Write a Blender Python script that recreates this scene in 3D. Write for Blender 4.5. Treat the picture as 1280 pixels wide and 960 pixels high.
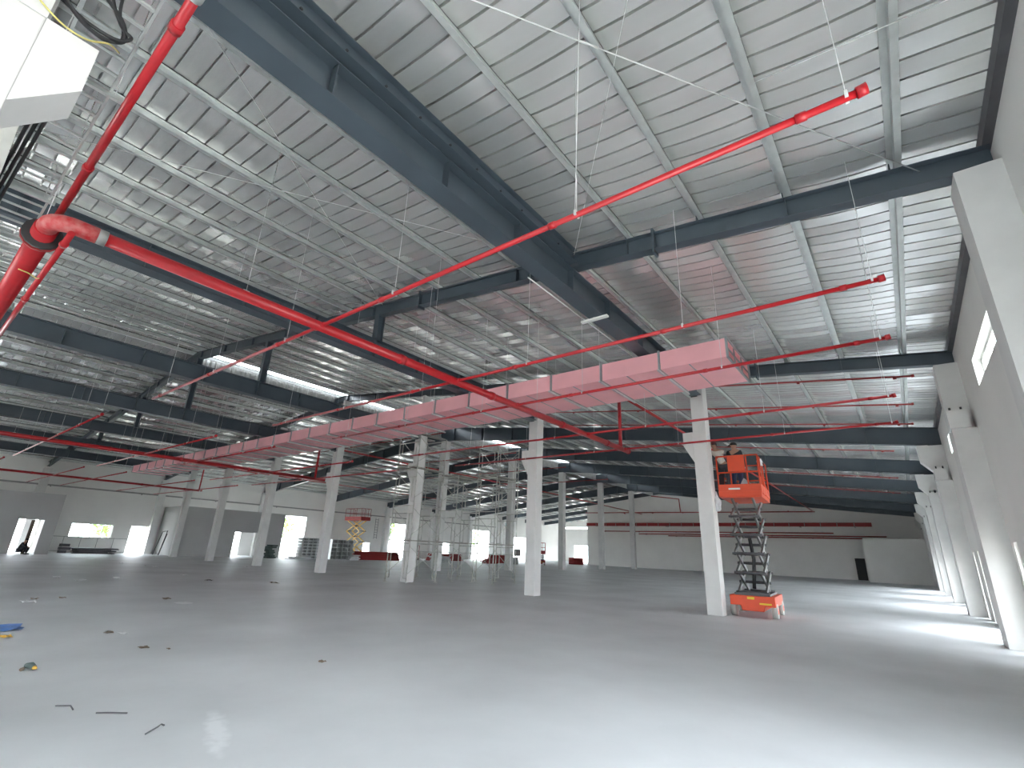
import bpy, math, random
from mathutils import Vector, Matrix
random.seed(7)
SC = bpy.context.scene
COL = SC.collection
for o in list(bpy.data.objects): bpy.data.objects.remove(o)
rad = math.radians

# ------------------------------------------------------------ camera
def make_camera():
    f, pitch, yaw, roll = 603.9, rad(18.99), rad(38.55), rad(2.346)
    cy, sy, cp, sp = math.cos(yaw), math.sin(yaw), math.cos(pitch), math.sin(pitch)
    F = Vector((-sy*cp, cy*cp, sp)); Rt = Vector((cy, sy, 0)); U = Rt.cross(F)
    R2 = math.cos(roll)*Rt + math.sin(roll)*U; U2 = -math.sin(roll)*Rt + math.cos(roll)*U
    cam = bpy.data.cameras.new('camera'); o = bpy.data.objects.new('camera', cam); COL.objects.link(o)
    cam.sensor_width = 36.0; cam.lens = f*36.0/1280.0; cam.clip_start = .05; cam.clip_end = 600
    M = Matrix((R2, U2, -F)).transposed().to_4x4(); M.translation = Vector((0, 0, 1.5))
    o.matrix_world = M
    SC.camera = o
make_camera()

# ------------------------------------------------------------ sky, exposure
W = bpy.data.worlds.new('hazy_sky'); SC.world = W; W.use_nodes = True
bg = W.node_tree.nodes['Background']; bg.inputs[0].default_value = (.86, .93, 1.0, 1); bg.inputs[1].default_value = 3.2
SC.view_settings.view_transform = 'Standard'; SC.view_settings.look = 'None'
SC.view_settings.gamma = 1.0; SC.view_settings.use_curve_mapping = False
SC.view_settings.exposure = 2.45
try:
    SC.cycles.use_denoising = True
    SC.cycles.max_bounces = 10; SC.cycles.diffuse_bounces = 7; SC.cycles.glossy_bounces = 4
    SC.cycles.sample_clamp_indirect = 8.0
except Exception: pass

# ------------------------------------------------------------ materials
MATS = {}
def mat(name, col, rough=.6, metal=0.0, var=.0, vscale=3.0, bump=0.0, bscale=20.0, spec=.5, stretch=None, detail=4.0, cols=None):
    if name in MATS: return MATS[name]
    m = bpy.data.materials.new(name); m.use_nodes = True
    nt = m.node_tree; b = nt.nodes['Principled BSDF']
    b.inputs['Base Color'].default_value = (*col, 1); b.inputs['Roughness'].default_value = rough
    b.inputs['Metallic'].default_value = metal
    b.inputs['Specular IOR Level'].default_value = spec
    tc = nt.nodes.new('ShaderNodeTexCoord'); mp = nt.nodes.new('ShaderNodeMapping')
    geo = nt.nodes.new('ShaderNodeNewGeometry')
    nt.links.new(geo.outputs['Position'], mp.inputs['Vector'])
    if stretch: mp.inputs['Scale'].default_value = stretch
    if var > 0 or cols:
        n = nt.nodes.new('ShaderNodeTexNoise'); n.inputs['Scale'].default_value = vscale; n.inputs['Detail'].default_value = detail
        nt.links.new(mp.outputs[0], n.inputs['Vector'])
        r = nt.nodes.new('ShaderNodeValToRGB'); nt.links.new(n.outputs['Fac'], r.inputs[0])
        if cols: c0, c1 = cols
        else:
            c0 = tuple(max(0, c*(1-var)) for c in col); c1 = tuple(min(1, c*(1+var)) for c in col)
        r.color_ramp.elements[0].position = .3; r.color_ramp.elements[1].position = .7
        r.color_ramp.elements[0].color = (*c0, 1); r.color_ramp.elements[1].color = (*c1, 1)
        nt.links.new(r.outputs[0], b.inputs['Base Color'])
    if bump > 0:
        n2 = nt.nodes.new('ShaderNodeTexNoise'); n2.inputs['Scale'].default_value = bscale; n2.inputs['Detail'].default_value = 3
        nt.links.new(mp.outputs[0], n2.inputs['Vector'])
        bp = nt.nodes.new('ShaderNodeBump'); bp.inputs['Strength'].default_value = bump; bp.inputs['Distance'].default_value = .05
        nt.links.new(n2.outputs['Fac'], bp.inputs['Height']); nt.links.new(bp.outputs[0], b.inputs['Normal'])
    MATS[name] = m
    return m
M_FLOOR = mat('floor_concrete', (.60,.62,.63), .50, 0, .13, .45, .08, 7, .4, detail=12)
def floor_stain(m, loc, ang, size):
    # an old pale spill on the slab: soft-edged ellipse broken up by noise
    nt = m.node_tree; b = nt.nodes['Principled BSDF']
    geo = nt.nodes.new('ShaderNodeNewGeometry'); mp = nt.nodes.new('ShaderNodeMapping'); mp.vector_type = 'TEXTURE'
    mp.inputs['Location'].default_value = (*loc, 0); mp.inputs['Rotation'].default_value = (0,0,ang); mp.inputs['Scale'].default_value = (*size, 1)
    g = nt.nodes.new('ShaderNodeTexGradient'); g.gradient_type = 'SPHERICAL'
    n = nt.nodes.new('ShaderNodeTexNoise'); n.inputs['Scale'].default_value = 9; n.inputs['Detail'].default_value = 8
    mu = nt.nodes.new('ShaderNodeMath'); mu.operation = 'MULTIPLY'; r = nt.nodes.new('ShaderNodeValToRGB')
    r.color_ramp.elements[0].position = .16; r.color_ramp.elements[1].position = .36
    mx = nt.nodes.new('ShaderNodeMix'); mx.data_type = 'RGBA'
    nt.links.new(geo.outputs['Position'], mp.inputs['Vector']); nt.links.new(mp.outputs[0], g.inputs['Vector']); nt.links.new(geo.outputs['Position'], n.inputs['Vector'])
    nt.links.new(g.outputs['Fac'], mu.inputs[0]); nt.links.new(n.outputs['Fac'], mu.inputs[1]); nt.links.new(mu.outputs[0], r.inputs[0])
    old = b.inputs['Base Color'].links[0].from_socket
    nt.links.new(r.outputs[0], mx.inputs['Factor']); nt.links.new(old, mx.inputs[6]); mx.inputs[7].default_value = (.72,.74,.75,1)
    nt.links.new(mx.outputs[2], b.inputs['Base Color'])
floor_stain(M_FLOOR, (-4.75,2.25), math.atan2(-.51,1.34), (.95,.16))
M_GROUND = mat('outside_ground', (.62,.58,.52), .9, 0, .15, .3)
M_WALL = mat('wall_paint', (.78,.77,.74), .75, 0, .04, .5, .03, 6)
M_PART = mat('partition_paint', (.50,.50,.49), .8, 0, .05, .6)
M_CONC = mat('white_concrete', (.70,.695,.675), .7, 0, .05, 2.0, .04, 12)
M_ROOF = mat('roof_foil', (.86,.86,.845), .26, .70, .05, 1.4, .10, 2.0, .5, stretch=(.6,2.2,1))
def foil_cells(m, k=.16):
    # every foil pillow between two ribs and two purlins lies at a slightly different tilt
    nt = m.node_tree; b = nt.nodes['Principled BSDF']
    geo = nt.nodes.new('ShaderNodeNewGeometry')
    sc = nt.nodes.new('ShaderNodeVectorMath'); sc.operation = 'MULTIPLY_ADD'
    sc.inputs[1].default_value = (1/1.33, 1/.30, 0); sc.inputs[2].default_value = (-.57+40, 6.0+40, 0)
    fl_ = nt.nodes.new('ShaderNodeVectorMath'); fl_.operation = 'FLOOR'
    wn_ = nt.nodes.new('ShaderNodeTexWhiteNoise'); wn_.noise_dimensions = '3D'
    su = nt.nodes.new('ShaderNodeVectorMath'); su.operation = 'SUBTRACT'; su.inputs[1].default_value = (.5,.5,.5)
    mu = nt.nodes.new('ShaderNodeVectorMath'); mu.operation = 'MULTIPLY'; mu.inputs[1].default_value = (k, k*.6, 0)
    ad = nt.nodes.new('ShaderNodeVectorMath'); ad.operation = 'ADD'; no = nt.nodes.new('ShaderNodeVectorMath'); no.operation = 'NORMALIZE'
    nt.links.new(geo.outputs['Position'], sc.inputs[0]); nt.links.new(sc.outputs[0], fl_.inputs[0]); nt.links.new(fl_.outputs[0], wn_.inputs['Vector'])
    nt.links.new(wn_.outputs['Color'], su.inputs[0]); nt.links.new(su.outputs[0], mu.inputs[0]); nt.links.new(mu.outputs[0], ad.inputs[1])
    old = b.inputs['Normal'].links[0].from_socket
    nt.links.new(old, ad.inputs[0]); nt.links.new(ad.outputs[0], no.inputs[0]); nt.links.new(no.outputs[0], b.inputs['Normal'])
foil_cells(M_ROOF)
M_PURL = mat('galvanised', (.62,.65,.63), .30, .60, .08, 6, .03, 12)
M_STEEL = mat('blue_grey_steel', (.060,.080,.097), .40, .0, .12, 1.5, .0, 10, .5)
M_RED = mat('red_pipe_paint', (.40,.010,.016), .32, 0, .10, 5, .0, 10, .5)
M_DRED = mat('dull_red_paint', (.30,.02,.02), .5, 0, .1, 4)
M_WORN = mat('worn_red_paint', (.5,.03,.03), .5, 0, .1, 14, cols=((.45,.012,.018),(.50,.16,.15)))
M_PINK = mat('pink_duct_board', (.90,.44,.47), .62, 0, .06, 1.3, .04, 3)
M_PINKIN = mat('duct_inside_shade', (.22,.16,.15), .8)
M_GALV = mat('galvanised_flange', (.62,.64,.63), .35, .5, .08, 6)
M_GALVD = mat('dull_galvanised', (.34,.36,.36), .4, .5, .1, 5)
M_ORANGE = mat('orange_paint', (.72,.07,.015), .42, 0, .06, 4)
M_DARK = mat('dark_rubber', (.025,.025,.027), .6, 0, .1, 5)
M_DGREY = mat('dark_grey_steel', (.10,.10,.105), .45, .3, .15, 4)
M_GREY = mat('grey_steel', (.30,.30,.29), .5, .3, .15, 4)
M_ARM = mat('scissor_arm_grey', (.16,.16,.155), .5, .2, .2, 4)
M_TYRE = mat('grey_tyre', (.55,.54,.50), .8, 0, .1, 5)
M_YEL = mat('yellow_paint', (.60,.36,.05), .5, 0, .1, 4)
M_LABEL = mat('yellow_label', (.85,.62,.03), .5)
M_WHITE = mat('white_plastic', (.82,.82,.80), .5, 0, .03, 3)
M_CREAM = mat('pale_plastic', (.66,.66,.60), .6, 0, .08, 3)
M_ROD = mat('zinc_rod', (.72,.73,.72), .4, .4, .05, 4)
M_WIREY = mat('yellow_wire', (.62,.55,.18), .5)
M_SCAF = mat('scaffold_tube', (.55,.55,.51), .45, .45, .25, 5)
M_PLANK = mat('scaffold_plank', (.36,.35,.31), .7, .1, .2, 5)
M_SKIN = mat('skin', (.42,.23,.16), .6)
M_SHIRT = mat('pale_shirt', (.66,.64,.58), .85, 0, .1, 9)
M_DKCL = mat('dark_cloth', (.03,.032,.04), .9, 0, .15, 9)
M_JEANS = mat('blue_trousers', (.035,.055,.12), .9, 0, .15, 9)
M_CAPR = mat('dark_red_cap', (.10,.012,.012), .8)
M_CAPB = mat('dark_cap', (.03,.028,.025), .8)
M_HAIR = mat('black_hair', (.012,.010,.009), .7)
M_LEAF = mat('leaf_green', (.16,.30,.05), .7, 0, .3, 3)
M_BARK = mat('bark', (.18,.13,.09), .9, 0, .2, 5)
M_BLUE = mat('blue_plastic_sheet', (.10,.20,.45), .5, 0, .2, 8)
M_PAPER = mat('white_paper', (.78,.79,.80), .8)
M_BROWN = mat('brown_scrap', (.18,.14,.10), .9, 0, .2, 20)
M_WINF = mat('window_frame_white', (.80,.80,.78), .5)
M_BAG = mat('striped_bag', (.60,.60,.62), .7, 0, .2, 8)
M_GREENB = mat('green_grey_tarp', (.07,.10,.09), .8, 0, .2, 4)
M_SIGNT = mat('teal_sign', (.10,.50,.55), .5)
def glass():
    m = bpy.data.materials.new('window_glass'); m.use_nodes = True; nt = m.node_tree
    for n in list(nt.nodes): nt.nodes.remove(n)
    o = nt.nodes.new('ShaderNodeOutputMaterial'); mx = nt.nodes.new('ShaderNodeMixShader')
    t = nt.nodes.new('ShaderNodeBsdfTransparent'); t.inputs[0].default_value = (.93,.96,.95,1)
    g = nt.nodes.new('ShaderNodeBsdfGlossy'); g.inputs['Roughness'].default_value = .03
    mx.inputs[0].default_value = .07
    nt.links.new(t.outputs[0], mx.inputs[1]); nt.links.new(g.outputs[0], mx.inputs[2]); nt.links.new(mx.outputs[0], o.inputs[0])
    return m
M_GLASS = glass()

# ------------------------------------------------------------ mesh builder
class MB:
    def __init__(s): s.v = []; s.f = []; s.smooth = []
    def add(s, vs, fs, sm=False):
        n = len(s.v); s.v += [tuple(p) for p in vs]
        for f in fs: s.f.append(tuple(i+n for i in f)); s.smooth.append(sm)
        return s
    def box(s, x0, x1, y0, y1, z0, z1):
        return s.add([(x0,y0,z0),(x1,y0,z0),(x1,y1,z0),(x0,y1,z0),(x0,y0,z1),(x1,y0,z1),(x1,y1,z1),(x0,y1,z1)],
                     [(0,3,2,1),(4,5,6,7),(0,1,5,4),(1,2,6,5),(2,3,7,6),(3,0,4,7)])
    def bar(s, a, b, w, h, up=(0,0,1)):
        a = Vector(a); b = Vector(b); d = (b-a).normalized(); u = Vector(up)
        if abs(d.dot(u)) > .98: u = Vector((1,0,0))
        r = d.cross(u).normalized()*(w/2); u = r.normalized().cross(d)*(h/2)
        vs = [a-r-u,a+r-u,a+r+u,a-r+u,b-r-u,b+r-u,b+r+u,b-r+u]
        return s.add(vs, [(0,1,2,3),(7,6,5,4),(0,4,5,1),(1,5,6,2),(2,6,7,3),(3,7,4,0)])
    def tube(s, pts, r, n=10, caps=True, radii=None):
        pts = [Vector(p) for p in pts]; rings = []
        prev = None
        for i, p in enumerate(pts):
            if i == 0: d = pts[1]-p
            elif i == len(pts)-1: d = p-pts[i-1]
            else: d = (pts[i+1]-p).normalized()+(p-pts[i-1]).normalized()
            d.normalize()
            if prev is None:
                u = Vector((0,0,1)) if abs(d.z) < .9 else Vector((1,0,0))
                x = d.cross(u).normalized()
            else:
                x = (prev - d*prev.dot(d)).normalized()
            prev = x; y = d.cross(x)
            rr = radii[i] if radii else r
            rings.append([p+(x*math.cos(2*math.pi*k/n)+y*math.sin(2*math.pi*k/n))*rr for k in range(n)])
        base = len(s.v)
        for rg in rings: s.v += [tuple(q) for q in rg]
        for i in range(len(rings)-1):
            for k in range(n):
                a = base+i*n+k; b = base+i*n+(k+1)%n
                s.f.append((a, b, b+n, a+n)); s.smooth.append(True)
        if caps:
            s.f.append(tuple(base+k for k in range(n))[::-1]); s.smooth.append(False)
            s.f.append(tuple(base+(len(rings)-1)*n+k for k in range(n))); s.smooth.append(False)
        return s
    def prism(s, poly, axis, a, b):
        # poly: 2D points in the two other axes (order: X->(y,z), Y->(x,z), Z->(x,y))
        def P(p, t):
            return {'X': (t,p[0],p[1]), 'Y': (p[0],t,p[1]), 'Z': (p[0],p[1],t)}[axis]
        n = len(poly); vs = [P(p,a) for p in poly]+[P(p,b) for p in poly]
        fs = [tuple(range(n)), tuple(range(2*n-1, n-1, -1))]+[(i, i+n, (i+1)%n+n, (i+1)%n) for i in range(n)]
        return s.add(vs, fs)
    def mesh(s, name, m):
        me = bpy.data.meshes.new(name); me.from_pydata(s.v, [], s.f); me.update()
        for p, sm in zip(me.polygons, s.smooth): p.use_smooth = sm
        import bmesh
        bm = bmesh.new(); bm.from_mesh(me); bmesh.ops.recalc_face_normals(bm, faces=bm.faces); bm.to_mesh(me); bm.free()
        me.materials.append(m)
        return me
    def build(s, name, m, parent=None, loc=None):
        return link(name, s.mesh(name, m), parent, loc)
def link(name, me, parent=None, loc=None):
    o = bpy.data.objects.new(name, me); COL.objects.link(o)
    if parent: o.parent = parent
    if loc: o.location = loc
    return o
def tag(o, label=None, cat=None, group=None, kind=None):
    if label: o['label'] = label
    if cat: o['category'] = cat
    if group: o['group'] = group
    if kind: o['kind'] = kind
    return o
def thing(name, label, cat, loc=(0,0,0), rz_=0, group=None):
    o = bpy.data.objects.new(name, None); COL.objects.link(o); o.location = loc; o.rotation_euler = (0,0,rz_)
    o.empty_display_size = .2
    return tag(o, label, cat, group)
def struct(o, label, cat=None): return tag(o, label, cat, None, 'structure')
def bevel(o, w, seg=2):
    md = o.modifiers.new('bevel', 'BEVEL'); md.width = w; md.segments = seg; md.limit_method = 'ANGLE'
    return o

# ------------------------------------------------------------ layout
XR, XL, XRIDGE = 1.72, -51.7, -25.0            # right wall, left wall, ridge
SLOPE, ZE = .12, 6.62                          # roof: top of rafters
def rz(x): return ZE+SLOPE*(XR-x) if x >= XRIDGE else ZE+SLOPE*(XR-XRIDGE)-SLOPE*(XRIDGE-x)
FR = [-8.4, -.45, 7.5, 15.43, 24.43, 32.4, 40.3, 48.1, 55.9, 63.9]   # frame lines
CX = [-4.56, -10.97, -17.8, -24.75, -31.75, -38.7, -45.45]           # column lines of the near row
YA = 15.43
YEND, YFAR, XJOG = 63.9, 82.0, -35.95

# ------------------------------------------------------------ floor, ground, walls
fl = MB().add([(XL-.2,-8.6,0),(XR+.2,-8.6,0),(XR+.2,YEND,0),(XJOG,YEND,0),(XJOG,YFAR,0),(XL-.2,YFAR,0)], [(0,1,2,3,4,5)])
fl.add([(XL-.2,-8.6,-.25),(XR+.2,-8.6,-.25),(XR+.2,YEND,-.25),(XJOG,YEND,-.25),(XJOG,YFAR,-.25),(XL-.2,YFAR,-.25)], [(5,4,3,2,1,0)])
struct(fl.build('floor', M_FLOOR), 'pale grey dusty concrete floor of the hall', 'floor')
struct(MB().box(-160,120,-120,190,-.6,-.26).build('ground', M_GROUND), 'bright bare ground outside the hall openings', 'ground')

def wall_boxes(mb, axis, t0, t1, u0, u1, ztop, openings):
    """slab in plane: axis 'X' = wall normal to X (u = Y). openings: (u0,u1,z0,z1)"""
    us = sorted({u0, u1, *[o[0] for o in openings], *[o[1] for o in openings]})
    for a, b in zip(us[:-1], us[1:]):
        ops = sorted([o for o in openings if o[0] <= a+1e-6 and o[1] >= b-1e-6], key=lambda o: o[2])
        z = 0
        segs = []
        for o in ops:
            if o[2] > z+1e-6: segs.append((z, o[2]))
            z = o[3]
        segs.append((z, ztop))
        for (za, zb) in segs:
            if zb-za < 1e-4: continue
            if axis == 'X': mb.box(t0, t1, a, b, za, zb)
            else: mb.box(a, b, t0, t1, za, zb)
    return mb

# right wall: high windows and low doors in every bay
rwin = [(10.4,13.2,5.05,5.62),(18.6,21.9,5.15,5.75),(27.4,30.2,5.1,5.7),(35.4,38.2,5.1,5.7)]
rdoor = [(12.75,13.05,0,2.05),(14.05,14.5,0,2.05),(21.6,21.9,0,2.05),(23.0,23.4,0,2.05),(30.7,31.3,0,2.05),(38.6,39.2,0,2.05),(46.4,47.0,0,2.05)]
rbig = [(-8.2,-3.0,0,4.3),(1.6,4.6,0,4.0),(16.3,19.4,0,2.3),(25.0,29.0,0,2.7),(33.0,37.0,0,2.7),(41.0,45.0,0,2.7)]
wr = wall_boxes(MB(), 'X', XR, XR+.22, -8.4, YEND+.2, 7.0, rwin+rdoor+rbig).build('wall_right', M_WALL)
struct(wr, 'tall white painted wall with pilasters and small high windows', 'wall')
# left wall
lop = [(9.98,12.72,1.15,2.24),(13.9,15.2,0,2.24),(20.2,23.0,0,2.6),(27.2,29.7,0,4.12),(37.4,38.4,.2,1.75),(41.2,43.8,0,4.2),(50.0,52.1,.3,2.15),(56.8,60.8,0,4.25),(67,72,0,3.6),(5.2,8.0,0,2.6),(-6.0,2.0,0,4.5)]
wl = wall_boxes(MB(), 'X', XL-.22, XL, -8.4, YFAR, 6.95, lop).build('wall_left', M_WALL)
struct(wl, 'long white wall with bright door openings far across the hall', 'wall')
# far end wall (right part) with gable top
we = MB().prism([(XJOG,0),(XR,0),(XR,6.75),(XRIDGE,rz(XRIDGE)+.12),(XJOG,rz(XJOG)+.12)], 'Y', YEND, YEND+.22).build('wall_back', M_WALL)
struct(we, 'tall plain gable end wall across the far end of the hall', 'wall')
wj = MB().box(XJOG, XJOG+.22, YEND+.22, YFAR, 0, rz(XJOG)+.1).build('wall_jog', M_WALL)
struct(wj, 'side wall of the bright bay at the far left corner', 'wall')
wf = wall_boxes(MB(), 'Y', YFAR, YFAR+.22, XL-.2, XJOG, 8.4, [(-49.0,-42.5,0,2.8),(-51.0,-36.8,5.75,6.05),(-38.0,-37.4,.0,4.4)]).build('wall_far', M_WALL)
struct(wf, 'sunlit end wall of the far left bay with a wide doorway', 'wall')
wn = MB(); wall_boxes(wn, 'Y', -8.62, -8.4, XL-.2, XR+.2, 6.95, [(-14,-9,0,4.0)])
wn.prism([(XL,6.95),(XR,6.95),(XRIDGE,rz(XRIDGE)+.3)], 'Y', -8.62, -8.4)
struct(wn.build('wall_front', M_WALL), 'end wall behind the camera with a wide open loading doorway', 'wall')

def window(n, x, y0, y1, z0, z1, nm, label):
    w = MB(); t = .06; xa, xb = x-.03, x+.03
    w.box(xa,xb,y0,y1,z0,z0+t).box(xa,xb,y0,y1,z1-t,z1).box(xa,xb,y0,y0+t,z0,z1).box(xa,xb,y1-t,y1,z0,z1)
    o = w.build('window_%d' % n, M_WINF); struct(o, label, 'window')
    for k in range(1, nm):
        y = y0+(y1-y0)*k/nm; MB().box(xa,xb,y-.025,y+.025,z0+t,z1-t).build('mullion', M_WINF, o)
    for k in range(nm):
        ya = y0+(y1-y0)*k/nm+.03; yb = y0+(y1-y0)*(k+1)/nm-.03
        MB().box(x-.004,x+.004,ya,yb,z0+t,z1-t).build('pane', M_GLASS, o)
    return o
lab = ['high bright window in the right wall beside the near pilaster', 'high window half hidden behind the second pilaster', 'high window of the right wall past the third pilaster', 'high window of the right wall past the fourth pilaster']
for i, (a,b,c,d) in enumerate(rwin): window(i+1, XR+.17, a, b, c, d, 4, lab[i])
window(5, XL-.12, 9.98, 12.72, 1.15, 2.24, 4, 'wide bright four-pane window low in the far left wall')
window(6, XL-.12, 37.4, 38.4, .2, 1.75, 1, 'small bright window behind the yellow-armed lift')
window(7, XL-.12, 50.0, 52.1, .3, 2.15, 2, 'small bright window seen between the scaffold posts')
def door_frame(n, x, y0, y1, z1, label):
    w = MB(); t = .05
    w.box(x-.06,x+.06,y0,y0+t,0,z1).box(x-.06,x+.06,y1-t,y1,0,z1).box(x-.06,x+.06,y0+t,y1-t,z1-t,z1)
    struct(w.build('door_%d' % n, M_WINF), label, 'doorway')
dl = ['narrow bright doorway at the foot of the right wall, frame edge','narrow bright doorway beside the second pilaster','narrow doorway before the third pilaster','narrow doorway touching the third pilaster','doorway past the third pilaster','doorway past the fourth pilaster','doorway past the fifth pilaster']
for i, (a,b,_,d) in enumerate(rdoor): door_frame(i+1, XR+.11, a, b, d, dl[i])
for i, (j, lb) in enumerate(((1,'bright doorway beside the wide left wall window'),(3,'tall bright opening right of the grey partition'),(5,'tall bright opening behind the scaffold'),(7,'tall bright opening with green trees outside'))):
    a,b,_,d = lop[j]; door_frame(20+i, XL-.11, a, b, d, lb)

# pilasters of the right wall (parts of the wall)
for i, y in enumerate(FR[1:]):
    p = MB()
    if i == 0: p.box(1.25, XR, y-.25, y+.25, 0, rz(1.5)-.38)
    elif i == 1: p.box(1.27, XR, y-.25, y+.27, 0, rz(1.5)-.38)
    else:
        p.box(1.27, XR, y-.22, y+.27, 0, rz(1.5)-(.38 if i < 3 else .72))
        p.box(1.27, XR, y-.60, y-.22, 0, 4.55)
    o = p.build('pilaster', M_CONC, wr)
    if i >= 2:
        c = MB().box(1.24, XR-.10, y-.72, y-.22, 4.55, 4.97).build('corbel', M_CONC, wr)
        for k in (1.34, 1.54): MB().tube([(k,y-.40,4.97),(k,y-.40,5.10)], .022, 8).build('anchor_bolt', M_DARK, wr)
    if i >= 3:
        zt = rz(1.3)-.72
        MB().prism([(.92,zt),(1.27,zt),(1.27,zt-1.0),(.95,zt-.62)], 'Y', y-.22, y+.27).build('pilaster_head', M_CONC, wr)
# left wall piers
for y in FR[1:]:
    MB().box(XL, XL+.45, y-.25, y+.25, 0, rz(XL)-.5).build('pilaster', M_CONC, wl)

# partitions near the left wall
def partition(n, y0, y1, ops, label, side):
    w = wall_boxes(MB(), 'X', -47.15, -47.0, y0, y1, 3.95, ops)
    if side == 'near' : w.box(XL, -47.15, y0, y0+.15, 0, 3.95)
    if side == 'far': w.box(XL, -47.15, y1-.15, y1, 0, 3.95)
    struct(w.build('wall_partition_%d' % n, M_PART), label, 'wall')
partition(1, 16.0, 24.75, [(20.4,22.55,0,2.1)], 'grey low partition wall behind the far columns', 'near')
partition(2, 3.0, 8.3, [(6.3,7.6,0,2.24)], 'grey low partition wall with doorway at the left edge', 'far')
MB().box(XL,-47.0,3.0,8.3,3.95,4.02).build('partition_ledge', M_PART, bpy.data.objects['wall_partition_2'])
MB().box(-47.12,-47.03,6.95,7.15,0,2.2).build('door_post', M_BROWN, bpy.data.objects['wall_partition_2'])
# end room at the far right corner
w = MB().box(-3.3, XR, YEND-5.2, YEND-5.05, 0, 3.9).box(-3.3,-3.15, YEND-5.05, YEND-.5, 0, 3.9)
struct(w.build('wall_partition_3', M_WALL), 'low white partition box in the far right corner', 'wall')
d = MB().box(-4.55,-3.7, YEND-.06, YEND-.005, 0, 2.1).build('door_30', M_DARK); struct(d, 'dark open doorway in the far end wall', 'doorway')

# ------------------------------------------------------------ ceiling: skin, sheets, purlins
slab = MB()
T0, T1 = .27, .32
def roof_poly(xa, xb, ya, yb):
    za, zb = rz(xa), rz(xb)
    slab.prism([(xa,za+T0),(xb,zb+T0),(xb,zb+T1),(xa,za+T1)], 'Y', ya, yb)
GAP = .07; GAPL = .85
roof_poly(XR+.2, XRIDGE+GAP, -8.4, YEND+.3); roof_poly(XRIDGE-GAPL, XL-.2, -8.4, YEND+.3)
slab.prism([(XJOG+.2,rz(XJOG)+T0),(XL-.2,rz(XL)+T0),(XL-.2,rz(XL)+T1),(XJOG+.2,rz(XJOG)+T1)], 'Y', YEND+.3, YFAR+.2)
slab.box(XRIDGE-GAPL-.02, XRIDGE+GAP+.02, -8.4, FR[2]+.1, rz(XRIDGE)+.12, rz(XRIDGE)+.16)
ceil = slab.build('ceiling', M_ROOF); struct(ceil, 'silver ribbed metal roof seen from below', 'ceiling')
PITCH = .30
def panel_mesh(xa, xb, name, pur):
    # one sheet: pan that sags a little between the purlins, then a standing rib
    b = min(xa, xb); e = max(xa, xb)
    st = [b, e]
    ps = sorted(p for p in pur if b < p < e)
    for p in ps: st.append(p)
    for p, q in zip(ps[:-1], ps[1:]): st += [p+(q-p)*f for f in (.12,.35,.65,.88)]
    st = sorted(set(st))
    def sag(x):
        for p, q in zip(ps[:-1], ps[1:]):
            if p <= x <= q: return -.034*math.sin(math.pi*(x-p)/(q-p))**.8 if p < x < q else 0
        return 0
    m = MB(); n = len(st)
    def strip(ya, za, yb, zb, sm, sg=True):
        vs = []
        for x in st:
            z = rz(x)+.165; k = sag(x)
            vs += [(x, ya, z+za+(k if za == 0 else 0)), (x, yb, z+zb+(k if zb == 0 else 0))]
        m.add(vs, [(2*i,2*i+2,2*i+3,2*i+1) for i in range(n-1)], sm)
    strip(0,0,.266,0,True); strip(.266,0,.268,.08,False); strip(.268,.08,.298,.08,False); strip(.298,.08,.30,0,False)
    return m.mesh(name, M_ROOF)
PX = [.76-1.33*k for k in range(20)]
PXL = [-50.0-x for x in PX]
PR = panel_mesh(XR, XRIDGE+GAP, 'roof_sheet', PX); PL = panel_mesh(XRIDGE-GAPL, XL, 'roof_sheet', PXL)
y = -1.8
for k in range(150):
    link('roof_sheet', PR, ceil, (0, y+k*PITCH, 0)); link('roof_sheet', PL, ceil, (0, y+k*PITCH, 0))
yfar = y+150*PITCH
def sheets_joined(ya, yb, me, m):
    k = 0
    while ya+k*PITCH < yb:
        n = len(m.v)
        m.v += [(v.co.x, v.co.y+ya+k*PITCH, v.co.z) for v in me.vertices]
        for p in me.polygons: m.f.append(tuple(i+n for i in p.vertices)); m.smooth.append(p.use_smooth)
        k += 1
m = MB(); sheets_joined(yfar, YEND, PR, m); sheets_joined(yfar, YFAR, PL, m); sheets_joined(-8.4, -1.81, PR, m); sheets_joined(-8.4, -1.81, PL, m)
o = m.build('roof_sheets', M_ROOF, ceil); tag(o, kind='stuff')

def purlin_mb(L, mirror):
    # Z section, 0.2 deep, along +Y
    s = -1 if mirror else 1
    m = MB()
    m.box(-.0015,.0015,0,L,.0,.142)
    a, b = (0, .075) if s > 0 else (-.075, 0)
    m.box(a,b,0,L,0,.003); m.box(-b,-a,0,L,.139,.142); m.box(-.04,.04,0,L,.142,.163)
    lip = .075*s
    m.box(min(lip,lip-.003*s),max(lip,lip-.003*s),0,L,0,.02)
    return m
def shade_strip(me, world=False):
    # top strip of every purlin is coloured dark, as the shadow line under the sheet
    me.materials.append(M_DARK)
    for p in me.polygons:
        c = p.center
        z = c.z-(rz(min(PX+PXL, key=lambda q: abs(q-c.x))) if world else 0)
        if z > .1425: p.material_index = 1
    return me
pm = {}
far = MB()
for bi in range(len(FR)-1):
    L = FR[bi+1]-FR[bi]
    for xs, mir in ((PX, False), (PXL, True)):
        key = (round(L,2), mir)
        if key not in pm: pm[key] = shade_strip(purlin_mb(L, mir).mesh('purlin', M_PURL))
        for x in xs:
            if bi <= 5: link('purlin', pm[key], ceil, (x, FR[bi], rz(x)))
            else:
                t = purlin_mb(L, mir); far.add([(v[0]+x, v[1]+FR[bi], v[2]+rz(x)) for v in t.v], t.f)
for x in PXL:
    if x < XJOG: t = purlin_mb(YFAR-YEND, True); far.add([(v[0]+x, v[1]+YEND, v[2]+rz(x)) for v in t.v], t.f)
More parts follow.
